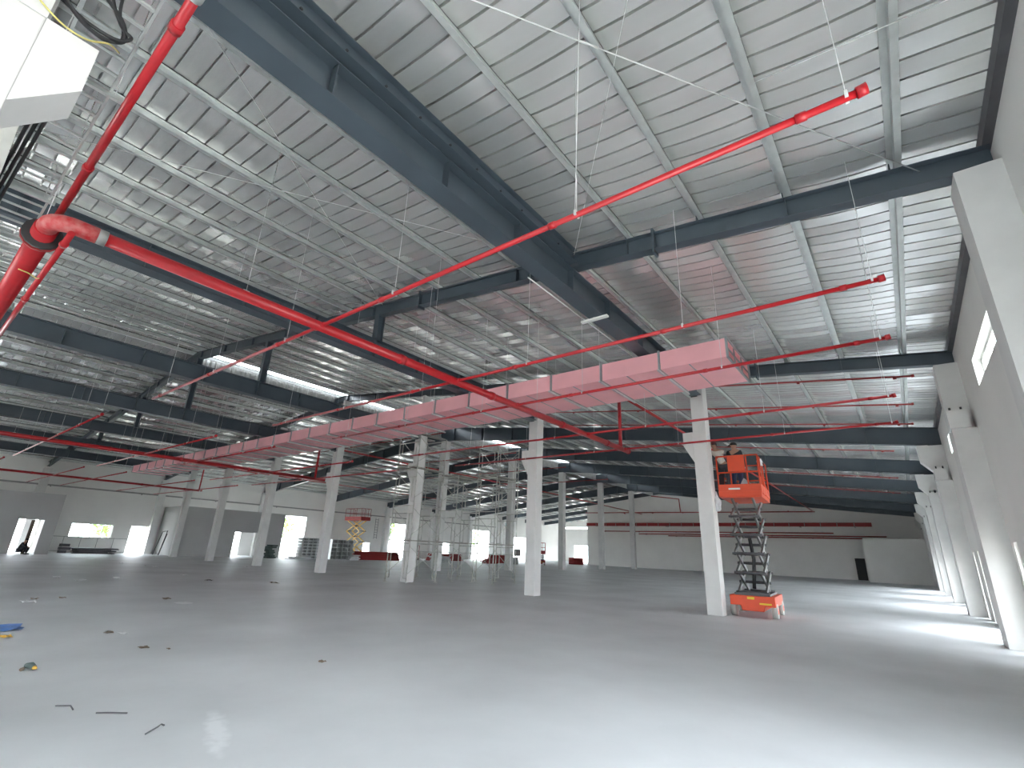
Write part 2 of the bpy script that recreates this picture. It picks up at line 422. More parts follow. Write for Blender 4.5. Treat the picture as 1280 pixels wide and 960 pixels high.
fo = tag(far.build('purlins', M_PURL, ceil), kind='stuff'); shade_strip(fo.data, True)
# cleats on rafters where purlins lap (near bays)
for yy in (FR[2], FR[3]):
    for x in PX[:12]:
        MB().box(x-.06,x-.045,yy-.05,yy+.05,rz(x),rz(x)+.16).build('purlin_cleat', M_STEEL, ceil)
# dark flashing along the right wall head
MB().box(XR-.10, XR, -8.4, YEND, rz(XR)+.0, rz(XR)+.21).build('eave_flashing', M_DGREY, ceil)
# ridge vent cap over the slot
rv = MB(); zr = rz(XRIDGE); xv = XRIDGE-.4
rv.prism([(xv-1.1,zr+.85),(xv,zr+1.1),(xv+1.1,zr+.85),(xv+1.1,zr+.88),(xv,zr+1.13),(xv-1.1,zr+.88)], 'Y', FR[2], YEND)
rv.build('ridge_vent', M_GREY, ceil)

# corrugated upstand below the ridge gap
def corrugated(name, x, y0, y1, z0, z1, m):
    b = MB(); n = int((y1-y0)/.12); vs = []
    for i in range(n+1):
        yy = y0+(y1-y0)*i/n; dx = .025 if (i//1) % 2 else -.025
        vs += [(x+dx,yy,z0),(x+dx,yy,z1)]
    b.add(vs, [(2*i,2*i+2,2*i+3,2*i+1) for i in range(n)])
    return b.build(name, m)
for i in range(2, 9):
    lbs = {2:'near grey corrugated strip hanging under the bright ridge gap',3:'second grey corrugated strip under the ridge gap behind the duct',4:'third corrugated strip under the ridge gap',5:'fourth corrugated strip under the ridge gap',6:'fifth corrugated strip under the ridge gap',7:'sixth corrugated strip under the ridge gap',8:'farthest corrugated strip under the ridge gap'}
    o = corrugated('ridge_cladding', XRIDGE-GAPL+.03, FR[i]+.15, FR[i+1]-.15, 9.22, zr+.12, M_GREY)
    tag(o, lbs[i], 'cladding', 'ridge cladding strips')
    MB().box(XRIDGE-GAPL-.01,XRIDGE-GAPL+.07,FR[i]+.15,FR[i+1]-.15,9.16,9.22).build('edge_trim', M_GALVD, o)

# ------------------------------------------------------------ steel rafters
def rafter(yc, dfun, label, fw=.2, xs=None, stiff=2.66):
    t = thing('steel_rafter', label, 'beam', (0,yc,0), 0, 'steel roof rafters')
    xs = xs or [XR-.02, .9, -4.5, -14, XRIDGE+.01, XRIDGE-.01, -36, -45.5, -50.9, XL+.02]
    top = [(x, rz(x)-.012) for x in xs]; bot = [(x, rz(x)-dfun(x)) for x in xs]
    w = MB()
    for i in range(len(xs)-1):
        w.prism([top[i], top[i+1], bot[i+1], bot[i]], 'Y', -.006, .006)
    w.build('web', M_STEEL, t)
    a = MB(); b = MB()
    for i in range(len(xs)-1):
        a.prism([(top[i][0],top[i][1]),(top[i+1][0],top[i+1][1]),(top[i+1][0],top[i+1][1]+.012),(top[i][0],top[i][1]+.012)],'Y',-fw/2,fw/2)
        b.prism([(bot[i][0],bot[i][1]),(bot[i+1][0],bot[i+1][1]),(bot[i+1][0],bot[i+1][1]+.014),(bot[i][0],bot[i][1]+.014)],'Y',-fw/2,fw/2)
    a.build('top_flange', M_STEEL, t); b.build('bottom_flange', M_STEEL, t)
    x = -.6
    while x > XL+1:
        MB().box(x-.005,x+.005,-fw/2+.01,fw/2-.01,rz(x)-dfun(x)+.015,rz(x)-.015).build('stiffener', M_STEEL, t)
        x -= stiff
    return t
names = ['steel rafter overhead at the camera end of the roof','shallow steel rafter crossing above the big nearest girder','shallow steel rafter over the column row by the pink duct','deep steel rafter first behind the column row','deep steel rafter second behind the column row','deep steel rafter third behind the column row','deep steel rafter fourth behind the column row','deep steel rafter fifth behind the column row','deep steel rafter just before the far end wall']
def deep(x):
    d = abs(x-XRIDGE)
    return .97 if d < .1 else .70+.27*max(0, 1-d/11.0)
for i, yc in enumerate(FR[1:10]):
    if i < 3: t = rafter(yc, lambda x: .35, names[i])
    elif i < 8: t = rafter(yc, deep, names[i], .25)
    else: t = rafter(yc-.15, lambda x: .5, names[i], .2)
    if i in (1, 2):
        for x in (-2.74, -9.2, -15.6):
            MB().box(x-.02,x+.02,-.11,.11,rz(x)-.43,rz(x)+.08).build('splice_plate', M_STEEL, t)
for k, yc in enumerate((70.0, 76.0)):
    xs = [XJOG, -45, XL+.02]
    rafter(yc, lambda x: .55, ['brown lit rafter in the far bright bay, nearer one','brown lit rafter in the far bright bay, farther one'][k], .2, xs, 60)

# ------------------------------------------------------------ longitudinal girders on each column line
gl = ['big blue-grey girder nearest the camera, above the orange lift column','blue-grey girder second from the camera, behind the red main pipe','dark girder third from the camera with posts on top','dark girder under the ridge gap','dark girder fifth from the camera','dark girder sixth from the camera','dark girder nearest the left wall']
GZ0, GZ1 = 6.43, 6.98
for i, x in enumerate(CX):
    g = thing('steel_girder', gl[i], 'beam', (x, 0, 0), 0, 'longitudinal steel girders')
    ya, yb = -8.3, YA-.02
    MB().box(-.007,.007,ya,yb,GZ0+.016,GZ1-.016).build('web', M_STEEL, g)
    MB().box(-.17,.17,ya,yb,GZ0,GZ0+.016).build('bottom_flange', M_STEEL, g)
    MB().box(-.15,.15,ya,yb,GZ1-.016,GZ1).build('top_flange', M_STEEL, g)
    for yy in (-5.6,-3.7,-1.8,.1,1.95,3.85,5.6,7.4,9.0,10.8,12.6,14.4):
        for s in (-1,1):
            MB().box(min(.008*s,.14*s),max(.008*s,.14*s),yy-.006,yy+.006,GZ0+.016,GZ1-.016).build('stiffener', M_STEEL, g)
    for yy in (FR[1], FR[2]):
        zt = rz(x)-.35
        if zt-GZ1 > .12:
            p = MB().box(-.006,.006,yy-.1,yy+.1,GZ1,zt).box(-.1,.1,yy-.11,yy-.098,GZ1,zt).box(-.1,.1,yy+.098,yy+.11,GZ1,zt)
            p.build('post', M_STEEL, g)
        else:
            MB().box(-.12,.12,yy-.12,yy+.12,GZ1,zt).build('packing_plate', M_DARK, g)
# tie beam over the first girder
t = thing('tie_beam', 'bolted blue-grey tie beam running just above the big nearest girder', 'beam', (-4.42,0,0))
MB().box(-.008,.008,-.3,7.38,7.10,7.36).build('web', M_STEEL, t)
MB().box(-.1,.1,-.3,7.38,7.09,7.10).build('bottom_flange', M_STEEL, t)
MB().box(-.1,.1,-.3,7.38,7.36,7.37).build('top_flange', M_STEEL, t)
for k in range(12):
    MB().tube([(.008,.2+k*.6,7.22),(.035,.2+k*.6,7.22)],.02,6).build('bolt', M_DARK, t)
# small strip light and conduit on the first girder
t = thing('strip_light', 'small white strip light fixed under the big nearest girder', 'light fixture', (-4.6,8.6,GZ0))
MB().box(-.32,.32,-.05,.05,-.06,-.02).build('housing', M_WHITE, t)
MB().box(-.02,.02,-.03,.03,-.02,0).build('bracket', M_GALV, t)
tag(MB().tube([(-4.82,6.4,6.41),(-4.82,13.5,6.41)],.014,6).build('conduit', M_GALV), 'thin grey conduit along the bottom edge of the nearest girder', 'conduit')

# ------------------------------------------------------------ concrete columns
def column(x, y, label, ztop, ledge=True, corbel='L', S=.42, ctop=5.25, group='white concrete columns'):
    t = thing('concrete_column', label, 'column', (x,y,0), 0, group)
    h = S/2
    if corbel == 'none':
        bevel(MB().box(-h,h,-h,h,0,ztop).build('shaft', M_CONC, t), .012)
        MB().box(-h+.04,h-.04,-h+.04,h-.04,ztop,ztop+.03).build('bearing_plate', M_DARK, t)
        return t
    bevel(MB().box(-h,h,-h,h,0,ctop).build('shaft', M_CONC, t), .012)
    if corbel == 'L':
        MB().prism([(-h-.30,ctop),(-h,ctop),(-h,ctop-.95),(-h-.30,ctop-.42)],'Y',-h,h).build('corbel', M_CONC, t)
        for k in (-.1,.1): MB().tube([(-h-.12,k,ctop),(-h-.12,k,ctop+.1)],.016,6).build('anchor_bolt', M_DARK, t)
    elif corbel == 'Y':
        MB().prism([(h+.31,ctop),(h,ctop),(h,ctop-.80),(h+.31,ctop-.42)],'X',-h,h).build('corbel', M_CONC, t)
    if corbel == 'Y':
        MB().box(-h,h,-h,h,ctop,ztop).build('upper_shaft', M_CONC, t); return t
    bevel(MB().box(-h+.02,h-.16,-h,h,ctop,6.40).build('upper_shaft', M_CONC, t), .008)
    MB().box(h-.16,h,-h,h,ctop,ztop).build('upper_fin', M_CONC, t)
    MB().box(-h+.04,h-.18,-h+.04,h-.04,6.40,6.43).build('bearing_plate', M_DARK, t)
    return t
cl = ['white corbelled column beside the orange scissor lift','white corbelled column standing alone left of the lift column','white corbelled column inside the scaffold','white corbelled column left of the scaffold','white corbelled column before the grey stack, third from left','white corbelled column second from left','white corbelled column at the corner of the grey partition']
for i, x in enumerate(CX):
    column(x, YA, cl[i], rz(x)-.36)
rl = ['plain white column close behind the scaffold','plain white column left of the standing-alone corbelled column','plain white column right of the standing-alone corbelled column','plain white column before the left edge of the end wall','plain white column close to the end wall']
for i, y in enumerate(FR[4:9]):
    column(-25.4, y, rl[i], rz(XRIDGE)-.97, corbel='none', S=.5)
column(-4.56, -.43, 'white column corbel at the upper left corner beside the cable ladder', rz(-4.56)-.36, corbel='Y', S=.42, ctop=5.08)

# ------------------------------------------------------------ red sprinkler pipes
ZP = 4.9
def hanger(t, x, y, z0, z1, r=.004):
    h = MB().tube([(x,y,z0),(x,y,z1)], r, 6).build('hanger', M_ROD, t)
    MB().box(x-.012,x+.012,y-.045,y+.045,z0-.05,z0+.01).build('clamp', M_ROD, t)
def branch(y, xa, xb, label, z=ZP, r=.031, hang=True, group='near sprinkler branch pipes', slope=False, step=3.0, mat_=None, caps=True):
    zz = (lambda x: rz(x)-.11) if slope else (lambda x: z)
    m_ = mat_ or M_RED
    t = thing('sprinkler_pipe', label, 'pipe', (0,0,0), 0, group)
    MB().tube([(xa,y,zz(xa)),(xb,y,zz(xb))], r, 10).build('pipe', m_, t)
    if caps: MB().tube([(xa,y,zz(xa)),(xa+.07,y,zz(xa)+.01)], r*1.5, 10).build('end_cap', m_, t)
    x = xa-.06; first = True
    while x > xb+.3:
        if hang: hanger(t, x, y, zz(x)+r, rz(x) if not slope else rz(x))
        MB().tube([(x-.35,y,zz(x)),(x-.27,y,zz(x))], r*1.3, 10).build('coupling', m_, t)
        x -= step if not first else 2.4; first = False
    return t
YB = [3.72, 6.95, 9.05, 12.55, 15.1]
bl = ['red branch pipe crossing closest to the camera under the big girder','red branch pipe crossing just in front of the pink duct','red branch pipe passing under the pink duct end','red branch pipe crossing the upper part of the lift column','red branch pipe crossing the corbel of the lift column']
for i, y in enumerate(YB): branch(y, .28, -15.0, bl[i])
bl2 = ['thin red branch pipe on the left main, closest to the camera','thin red branch pipe on the left main, second from camera','thin red branch pipe on the left main, third from camera','thin red branch pipe on the left main, fourth from camera','thin red branch pipe on the left main, by the columns']
for i, y in enumerate(YB): branch(y-.25, -18.6, -33.3, bl2[i], group='left sprinkler branch pipes', mat_=M_RED)
bl3 = ['faint red branch pipe by the left wall, closest to the camera','faint red branch pipe by the left wall, second from camera','faint red branch pipe by the left wall, third from camera','faint red branch pipe by the left wall, fourth from camera','faint red branch pipe by the left wall, by the columns']
for i, y in enumerate((3.32,6.47,8.4,11.97,14.6)): branch(y, -34.9, -50.8, bl3[i], group='far left sprinkler branch pipes', hang=False)
# mains
def main_pipe(x, y0, y1, label, r, wall_end=True, rise=True, ytop=60):
    t = thing('fire_main_pipe', label, 'pipe', (x,0,0), 0, 'red main pipes')
    MB().tube([(0,y0,ZP),(0,y1,ZP)], r, 14).build('pipe', M_RED, t)
    MB().tube([(0,y1,ZP),(0,y1+.05,ZP)], r*1.12, 14).build('end_cap', M_RED, t)
    for yy in (5.4, 8.1, 11.2, 13.9):
        MB().tube([(0,yy,ZP),(0,yy+.12,ZP)], r*1.18, 14).build('coupling', M_RED, t)
    for yy in (2.5, 6.2, 10.0):
        hanger(t, 0, yy, ZP+r, rz(x))
    for y in YB:
        MB().tube([(-.13,y,ZP),(.13,y,ZP)], .05, 10).build('branch_tee', M_RED, t)
    if rise:
        MB().tube([(0,14.95,ZP),(0,14.95,6.72)], r*.72, 12).build('riser', M_RED, t)
        MB().tube([(0,14.95,6.6),(0,14.95,6.74),(0,15.1,6.85)], r*.85, 12).build('elbow', M_RED, t)
        MB().tube([(0,15.05,6.82),(0,40,6.78),(0,ytop,6.5)], r*.62, 12).build('high_pipe', M_RED, t)
    return t
main_pipe(-7.1, .62, 15.5, 'thick bright red main pipe running from upper left to a riser', .083)
main_pipe(-25.95, -8, 15.5, 'red main pipe crossing the left columns near the ridge', .083)
main_pipe(-42.1, -8, 14.9, 'dark red main pipe nearest the left wall with a riser', .07, ytop=40)
# header with elbow at upper left
t = thing('fire_header_pipe', 'thick worn red header pipe with flanged elbow at the left edge', 'pipe')
arc = [(-7.1,.75,ZP)]+[(-7.1-.22*(1-math.cos(a)), .56-.22*math.sin(a), ZP) for a in [rad(k*15) for k in range(7)]]+[(-7.45,.34,ZP)]
MB().tube(arc, .1, 14).build('elbow', M_WORN, t)
MB().tube([(-7.1,.72,ZP),(-7.1,.84,ZP)], .098, 14).build('coupling', M_GREY, t)
MB().tube([(-7.4,.34,ZP),(-16.5,.34,ZP)], .115, 16).build('pipe', M_RED, t)
MB().tube([(-7.62,.34,ZP),(-7.66,.34,ZP)], .19, 14).build('flange', M_DARK, t)
MB().tube([(-7.70,.34,ZP),(-7.74,.34,ZP)], .19, 14).build('flange', M_DRED, t)
for x in (-8.4,-11.5): hanger(t, x, .34, ZP+.1, rz(x))
t = branch(.385, -3.25, -7.5, 'red branch pipe rising to the top edge beside the cable ladder', z=5.06, r=.036, hang=False, group='short branch pipes at the header', caps=False)
MB().tube([(-3.28,.385,5.06),(-3.12,.385,5.06)], .05, 10).build('end_coupling', M_GALV, t)
branch(.53, -7.05, -14.5, 'thin red branch pipe sloping down left below the elbow', z=4.78, r=.034, hang=False, group='short branch pipes at the header', caps=False)
tag(MB().tube([(-8.6,.30,4.74),(-8.65,.40,4.75),(-8.7,.5,4.73),(-8.72,.56,4.80)],.008,6).build('tie_wire', M_WIREY), 'yellow wire tied between the header pipe and thin branch', 'wire')
# branches of the bays behind the columns, following the roof
fy = [17.0, 20.2, 23.2, 26.2, 29.1, 32.6, 35.6, 38.6, 43.0, 47.0]
for i, y in enumerate(fy):
    branch(y, .9 if i < 4 else .2, -15.0, 'thin dark red branch pipe under the right roof slope, %s behind the duct' % ['first','second','third','fourth','fifth','sixth','seventh','eighth','ninth','tenth'][i], r=.028, hang=False, group='rear sprinkler branch pipes', slope=True, step=3.4, mat_=M_DRED)
    if i in (0,2,4,6):
        branch(y+.6, -18.5, -33, 'dark red branch pipe under the ridge, %s behind the duct' % {0:'first',2:'second',4:'third',6:'fourth'}[i], z=7.3, r=.028, hang=False, group='rear ridge branch pipes', mat_=M_DRED)
# pipes and red duct on the end wall
t = thing('wall_pipe', 'dark red pipe with an upper bend along the far end wall', 'pipe', (0,0,0))
MB().tube([(-36,YEND-.4,7.05),(-7.4,YEND-.4,6.8)],.06,8).build('pipe', M_DRED, t)
MB().tube([(-26,YEND-.4,9.1),(-22.3,YEND-.4,8.6),(-22.2,YEND-.4,7.0)],.07,8).build('drop_pipe', M_DRED, t)
for x in range(-34,-8,4): MB().box(x-.03,x+.03,YEND-.4,YEND,6.85,6.95).build('bracket', M_DRED, t)
t = thing('end_duct', 'long dark red duct strip along the far end wall', 'duct', (0,0,0))
for xx in range(-34,-3,5): MB().box(xx-.04,xx+.04,YEND-1.05,YEND,5.14,5.2).build('bracket', M_GREY, t)
n = 22
for k in range(n):
    xa = -35.5+33*k/n; MB().box(xa+.03,xa+33/n-.03,YEND-1.0,YEND-.5,5.22,5.6).build('duct_section', M_DRED, t)
    MB().box(xa-.03,xa+.03,YEND-1.03,YEND-.47,5.19,5.63).build('flange', M_GREY, t)
for z_, x0, x1, nm in ((4.55,-34,-6,'upper'),(4.25,-28,-1.5,'middle'),(4.05,-24,1.0,'lower')):
    t = thing('red_pipe', 'long thin red pipe across the far end, %s of three' % nm, 'pipe')
    MB().tube([(x0,YEND-.35,z_),(x1,YEND-.35,z_)],.06,8).build('pipe', M_DRED, t)
    for k in range(5): MB().box(x0+1+k*5-.03,x0+1+k*5+.03,YEND-.42,YEND,z_-.1,z_-.05).build('bracket', M_GREY, t)
# conduit along the left wall
t = thing('wall_conduit', 'long grey conduit line high along the left wall', 'conduit')
MB().box(XL+.12,XL+.2,-6,62,4.84,4.96).build('trunking', M_GREY, t)
for yy in range(-4,62,6): MB().box(XL,XL+.14,yy-.03,yy+.03,4.8,4.84).build('bracket', M_DARK, t)

# ------------------------------------------------------------ pink duct
DY0, DY1, DZ0, DZ1 = 11.0, 13.0, 5.88, 6.34
t = thing('air_duct', 'long pink rectangular duct with grey flanges hung below the roof', 'duct')
P = 1.605; x = -2.5; k = 0
def hollow(x0, x1, y0, y1, z0, z1, th=.03):
    m = MB()
    m.box(x0,x1,y0,y1,z0,z0+th).box(x0,x1,y0,y1,z1-th,z1).box(x0,x1,y0,y0+th,z0+th,z1-th).box(x0,x1,y1-th,y1,z0+th,z1-th)
    return m
sec = hollow(-P+.012,-.012,DY0,DY1,DZ0,DZ1).mesh('duct_section', M_PINK)
fm = hollow(-.025,.025,DY0-.035,DY1+.035,DZ0-.035,DZ1+.035,.04).mesh('flange', M_GALVD)
bm_ = MB().box(-.022,.022,DY0-.12,DY1+.12,DZ0-.075,DZ0-.036).mesh('support_bar', M_GALV)
sm = MB().box(-.012,.012,DY0+.02,DY1-.02,DZ0-.012,DZ0-.001).mesh('seam_strip', M_GALVD)
while x > -43.5:
    link('duct_section', sec, t, (x,0,0)); link('flange', fm, t, (x,0,0))
    if k > 0:
        link('support_bar', bm_, t, (x,0,0))
        if k % 2 == 0:
            for yy in (DY0-.1, DY1+.1): MB().tube([(x,yy,DZ0-.05),(x,yy,rz(x))],.005,5).build('hanger', M_ROD, t)
    link('seam_strip', sm, t, (x-P*.55,0,0))
    x -= P; k += 1
link('flange', fm, t, (x,0,0))
MB().box(x,x+.02,DY0+.03,DY1-.03,DZ0+.03,DZ1-.03).build('end_plate', M_PINK, t)
e = MB()
for yy in (DY0+.66, DY0+1.32): e.box(-2.52,-2.49,yy-.015,yy+.015,DZ0+.03,DZ1-.03)
e.box(-2.52,-2.49,DY0+.03,DY1-.03,(DZ0+DZ1)/2-.012,(DZ0+DZ1)/2+.012)
e.build('end_bars', M_GALVD, t)
MB().box(-3.6,-3.58,DY0+.03,DY1-.03,DZ0+.03,DZ1-.03).build('duct_shade_plate', M_PINKIN, t)  # dark plate stands for the shade deep inside the hollow duct

# ------------------------------------------------------------ bracing rods
def rod(a, b, label, r=.008):
    t = thing('brace_rod', label, 'rod', (0,0,0), 0, 'roof bracing rods')
    MB().tube([a,b], r, 6).build('rod', M_ROD, t)
    a = Vector(a); b = Vector(b); c = a.lerp(b,.45); d = (b-a).normalized()*.12
    MB().tube([c-d,c+d], r*1.9, 6).build('turnbuckle', M_ROD, t)
def rp(x, y, d=-.06): return (x, y, rz(x)+d)
rod(rp(-4.25,.3), rp(1.0,7.45,-.12), 'bright bracing rod crossing the near roof bay diagonally')
rod(rp(1.4,-.3), rp(-4.4,7.4,-.05), 'bracing rod crossing the near roof bay the other way', .004)
rod(rp(-10.8,-.3), rp(-4.8,7.4), 'bracing rod left of the big girder running toward the camera left', .006)
rod(rp(-4.8,-.3), rp(-10.8,7.4), 'bracing rod left of the big girder, opposite diagonal', .006)
rod(rp(-17.6,-.3), rp(-11.2,7.4), 'bracing rod in the third roof bay', .006)
rod((-.5,5.0,6.86), (1.5,4.95,6.62), 'short thin rod near the eave purlin', .005)
rod((-1.55,2.75,rz(-1.55)), (-2.2,3.72,4.93), 'thin slack wire hanging down to the closest branch pipe', .004)

# ------------------------------------------------------------ cable ladder and cables, upper left
t = thing('cable_ladder', 'galvanised cable ladder running left from the upper left column', 'cable ladder')
for yy in (-.11,.32): MB().box(-16,-3.0,yy-.012,yy+.012,5.95,6.04).build('side_rail', M_PURL, t)
rg = MB().box(-.018,.018,-.10,.31,5.965,5.985).mesh('rung', M_PURL)
x = -3.2
while x > -15.9:
    link('rung', rg, t, (x,0,0)); x -= .27
for x in (-5.9,-8.8,-11.8,-14.6):
    for yy in (-.15,.36): MB().tube([(x,yy,5.9),(x,yy,rz(x))],.005,5).build('hanger', M_ROD, t)
    MB().box(x-.02,x+.02,-.18,.39,5.9,5.945).build('support_bar', M_PURL, t)
for k, (yy, zz) in enumerate(((-.30,5.62),(-.22,5.56))):
    tag(MB().box(-12,-6.4+.2*k,yy-.04,yy+.04,zz,zz+.06).build('cable_trunking', M_CREAM), ['pale trunking strip at the left edge below the ladder, upper one','pale trunking strip at the left edge below the ladder, lower one'][k], 'trunking')
for k in range(3):
    pts = [(-15,-.28+.05*k,5.72), (-9,-.22+.05*k,5.70-.03*k), (-6.6,-.12+.05*k,5.76), (-5.6,-.02+.04*k,6.0)]
    tag(MB().tube(pts,.018,6).build('cable', M_DARK), ['black cable lying along the ladder, front one','black cable lying along the ladder, middle one','black cable lying along the ladder, rear one'][k], 'cable', 'black cables on the ladder')
def spline(pts, n=6):
    P_ = [Vector(p) for p in pts]; out = []
    for i in range(len(P_)-1):
        p0 = P_[max(i-1,0)]; p1 = P_[i]; p2 = P_[i+1]; p3 = P_[min(i+2,len(P_)-1)]
        for k in range(n):
            u = k/n
            out.append(.5*((2*p1)+(-p0+p2)*u+(2*p0-5*p1+4*p2-p3)*u*u+(-p0+3*p1-3*p2+p3)*u**3))
    return out+[P_[-1]]
cab = [[(-4.4,-.26,5.45),(-4.4,-.06,5.28),(-4.4,.10,5.26),(-4.45,.20,5.40),(-4.5,.14,5.62),(-4.6,-.02,5.85),(-4.7,-.1,6.1)],
       [(-4.45,-.20,5.40),(-4.4,-.02,5.30),(-4.4,.16,5.32),(-4.4,.23,5.42),(-4.5,.16,5.55),(-4.55,.05,5.8),(-4.6,.02,6.1)],
       [(-4.4,-.3,5.5),(-4.38,-.1,5.30),(-4.4,.06,5.24),(-4.45,.17,5.35),(-4.5,.18,5.5),(-4.5,.11,5.7),(-4.5,.08,6.1)]]
for k, c in enumerate(cab):
    tag(MB().tube(spline(c),.016-.002*k,8).build('cable', M_DARK), ['thick black cable looping down over the column corbel','black cable loop hanging at the right of the corbel','black cable loop in the middle above the corbel'][k], 'cable', 'looped black cables')
tag(MB().tube(spline([(-4.33,-.36,5.22),(-4.33,-.16,5.10),(-4.34,.0,5.10),(-4.36,.12,5.20),(-4.5,.2,5.3)]),.007,6).build('wire', M_WIREY), 'yellow wire drooping across the white corbel', 'wire')

# ------------------------------------------------------------ scissor lifts
def lift_up(loc, rot, label, z_deck, arms, levels, W_=1.15, L_=2.2, detail=True, body=M_ORANGE, railm=M_ORANGE, z0=.55):
    t = thing('scissor_lift', label, 'scissor lift', loc, rot)
    hw, hl = W_/2, L_/2
    ch = MB().prism([(-hw,.30),(-hw,.56),(hw,.56),(hw,.30),(hw-.26,.30),(hw-.3,.17),(-hw+.3,.17),(-hw+.26,.30)],'Y',-hl,hl).build('chassis', body, t); bevel(ch,.015)
    MB().box(-.12,.06,-hl-.012,-hl,.47,.53).build('warning_label', M_LABEL, ch)
    MB().box(.18,.48,-hl-.012,-hl,.35,.39).build('warning_label', M_LABEL, ch)
    MB().box(-hw+.12,hw-.12,-hl+.1,hl-.1,.56,.62).build('top_tray', M_DGREY, ch)
    for sx in (-1,1):
        for sy in (-1,1):
            w = MB().tube([(sx*(hw-.13),sy*(hl-.28),.19),(sx*(hw+.02),sy*(hl-.28),.19)],.19,18).build('wheel', M_TYRE, t)
            MB().tube([(sx*(hw+.0),sy*(hl-.28),.19),(sx*(hw+.03),sy*(hl-.28),.19)],.08,12).build('hub', body, w)
    zA, zB = .62, z_deck-.12
    dz = (zB-zA)/levels; ay = hl-.25
    for k in range(levels):
        za, zb = zA+k*dz, zA+(k+1)*dz
        for sx in (-1,1):
            xo = sx*(hw-.22)
            MB().bar((xo,-ay,za),(xo,ay,zb),.05,.11).build('scissor_arm', arms, t)
            MB().bar((xo-sx*.07,ay,za),(xo-sx*.07,-ay,zb),.05,.11).build('scissor_arm', arms, t)
        for yy in (-ay,0,ay):
            zz = za if yy else (za+zb)/2
            MB().tube([(-hw+.15,yy,zz),(hw-.15,yy,zz)],.04,8).build('pivot_tube', M_DGREY, t)
    if detail:
        MB().tube([(0,-.3,zA+.1),(.05,-.1,zA+.9),(.02,-.25,zA+1.5)],.05,8).build('hydraulic_ram', M_DARK, t)
    d = MB().box(-hw,hw,-hl,hl,z_deck-.12,z_deck).build('platform_deck', railm, t)
    bevel(MB().box(-hw-.01,hw+.01,-hl-.06,-hl+.06,z_deck-.10,z_deck+.05).build('front_beam', railm, d),.01)
    for (a,b,c,e) in ((-hw,hw,-hl-.03,-hl),(-hw,hw,hl,hl+.03),(-hw-.015,-hw+.015,-hl,hl),(hw-.015,hw+.015,-hl,hl)):
        MB().box(a,b,c,e,z_deck+.02,z_deck+.26).build('toe_board', railm, d)
    zt, zm = z_deck+1.12, z_deck+.62
    g = MB(); r = .022
    for z_ in (zm, zt):
        g.tube([(-hw,-hl,z_),(hw,-hl,z_),(hw,hl,z_),(-hw,hl,z_),(-hw,-hl,z_)],r,8)
    g.build('guard_rail', railm, t)
    for (px_,py_) in ((-hw,-hl),(hw,-hl),(-hw,hl),(hw,hl),(-hw,0),(hw,0),(-hw,-.55),(hw,-.55),(-hw*.35,-hl),(hw*.45,-hl),(0,hl)):
        MB().tube([(px_,py_,z_deck),(px_,py_,zt)],r,8).build('rail_post', railm, t)
    if detail:
        b = MB().box(-hw*.45,hw*.38,-hl-.05,-hl-.02,zm+.02,zt-.01).build('sign_panel', railm, t)
        MB().box(-.3,.02,-hl-.042,-hl-.03,z_deck+.10,z_deck+.15).build('name_plate', M_WHITE, t)
        MB().bar((hw,-hl+.05,zm+.05),(hw,hl-.2,z_deck+.1),.05,.05).build('side_brace', railm, t)
    return t
lift = lift_up((-3.76,16.7,0), rad(5), 'orange scissor lift raised beside the white column with workers aboard', 3.38, M_ARM, 5, 1.15, 1.95)
lift_up((-47.2,33.0,0), rad(90), 'yellow-armed scissor lift with red basket raised by the left wall', 4.05, M_YEL, 3, 1.2, 2.9, False, M_ORANGE, M_DRED)
lift_up((-34.6,50.0,0), rad(35), 'folded red scissor lift at the bright far end', 1.35, M_DGREY, 2, 1.3, 2.6, False, M_DRED, M_DRED)
# bags and box on the lift
def bag(name, loc, size, m, label, cat='bag', seed=1):
    import bmesh
    me = bpy.data.meshes.new(name); bm = bmesh.new(); bmesh.ops.create_icosphere(bm, subdivisions=3, radius=1)
    rnd = random.Random(seed)
    for v in bm.verts:
        n_ = .16*math.sin(5*v.co.x+seed)+.14*math.sin(6*v.co.y+2*seed)+.1*math.sin(7*v.co.z)+rnd.uniform(-.03,.03)
        v.co *= 1+n_; v.co.x *= size[0]; v.co.y *= size[1]; v.co.z *= size[2]
        if v.co.z < -size[2]*.8: v.co.z = -size[2]*.8
    bm.to_mesh(me); bm.free()
    for p in me.polygons: p.use_smooth = True
    me.materials.append(m)
    o = link(name, me, None, (loc[0],loc[1],loc[2]+size[2]*.8)); return tag(o, label, cat)
bag('hanging_bag', (-4.36,15.62,2.85), (.15,.12,.28), M_BAG, 'pale striped bag hanging at the left corner of the lift basket')
bag('sack', (-3.55,15.95,3.4), (.14,.14,.22), M_BAG, 'grey sack on the lift deck by the front rail', seed=3)
bag('bundle', (-3.28,16.35,3.4), (.13,.2,.16), M_PAPER, 'crumpled white plastic bundle on the right of the lift deck', seed=5)
bag('rag', (-3.2,16.6,4.3), (.07,.16,.12), M_PAPER, 'white rag hanging over the right rail of the lift', seed=6)

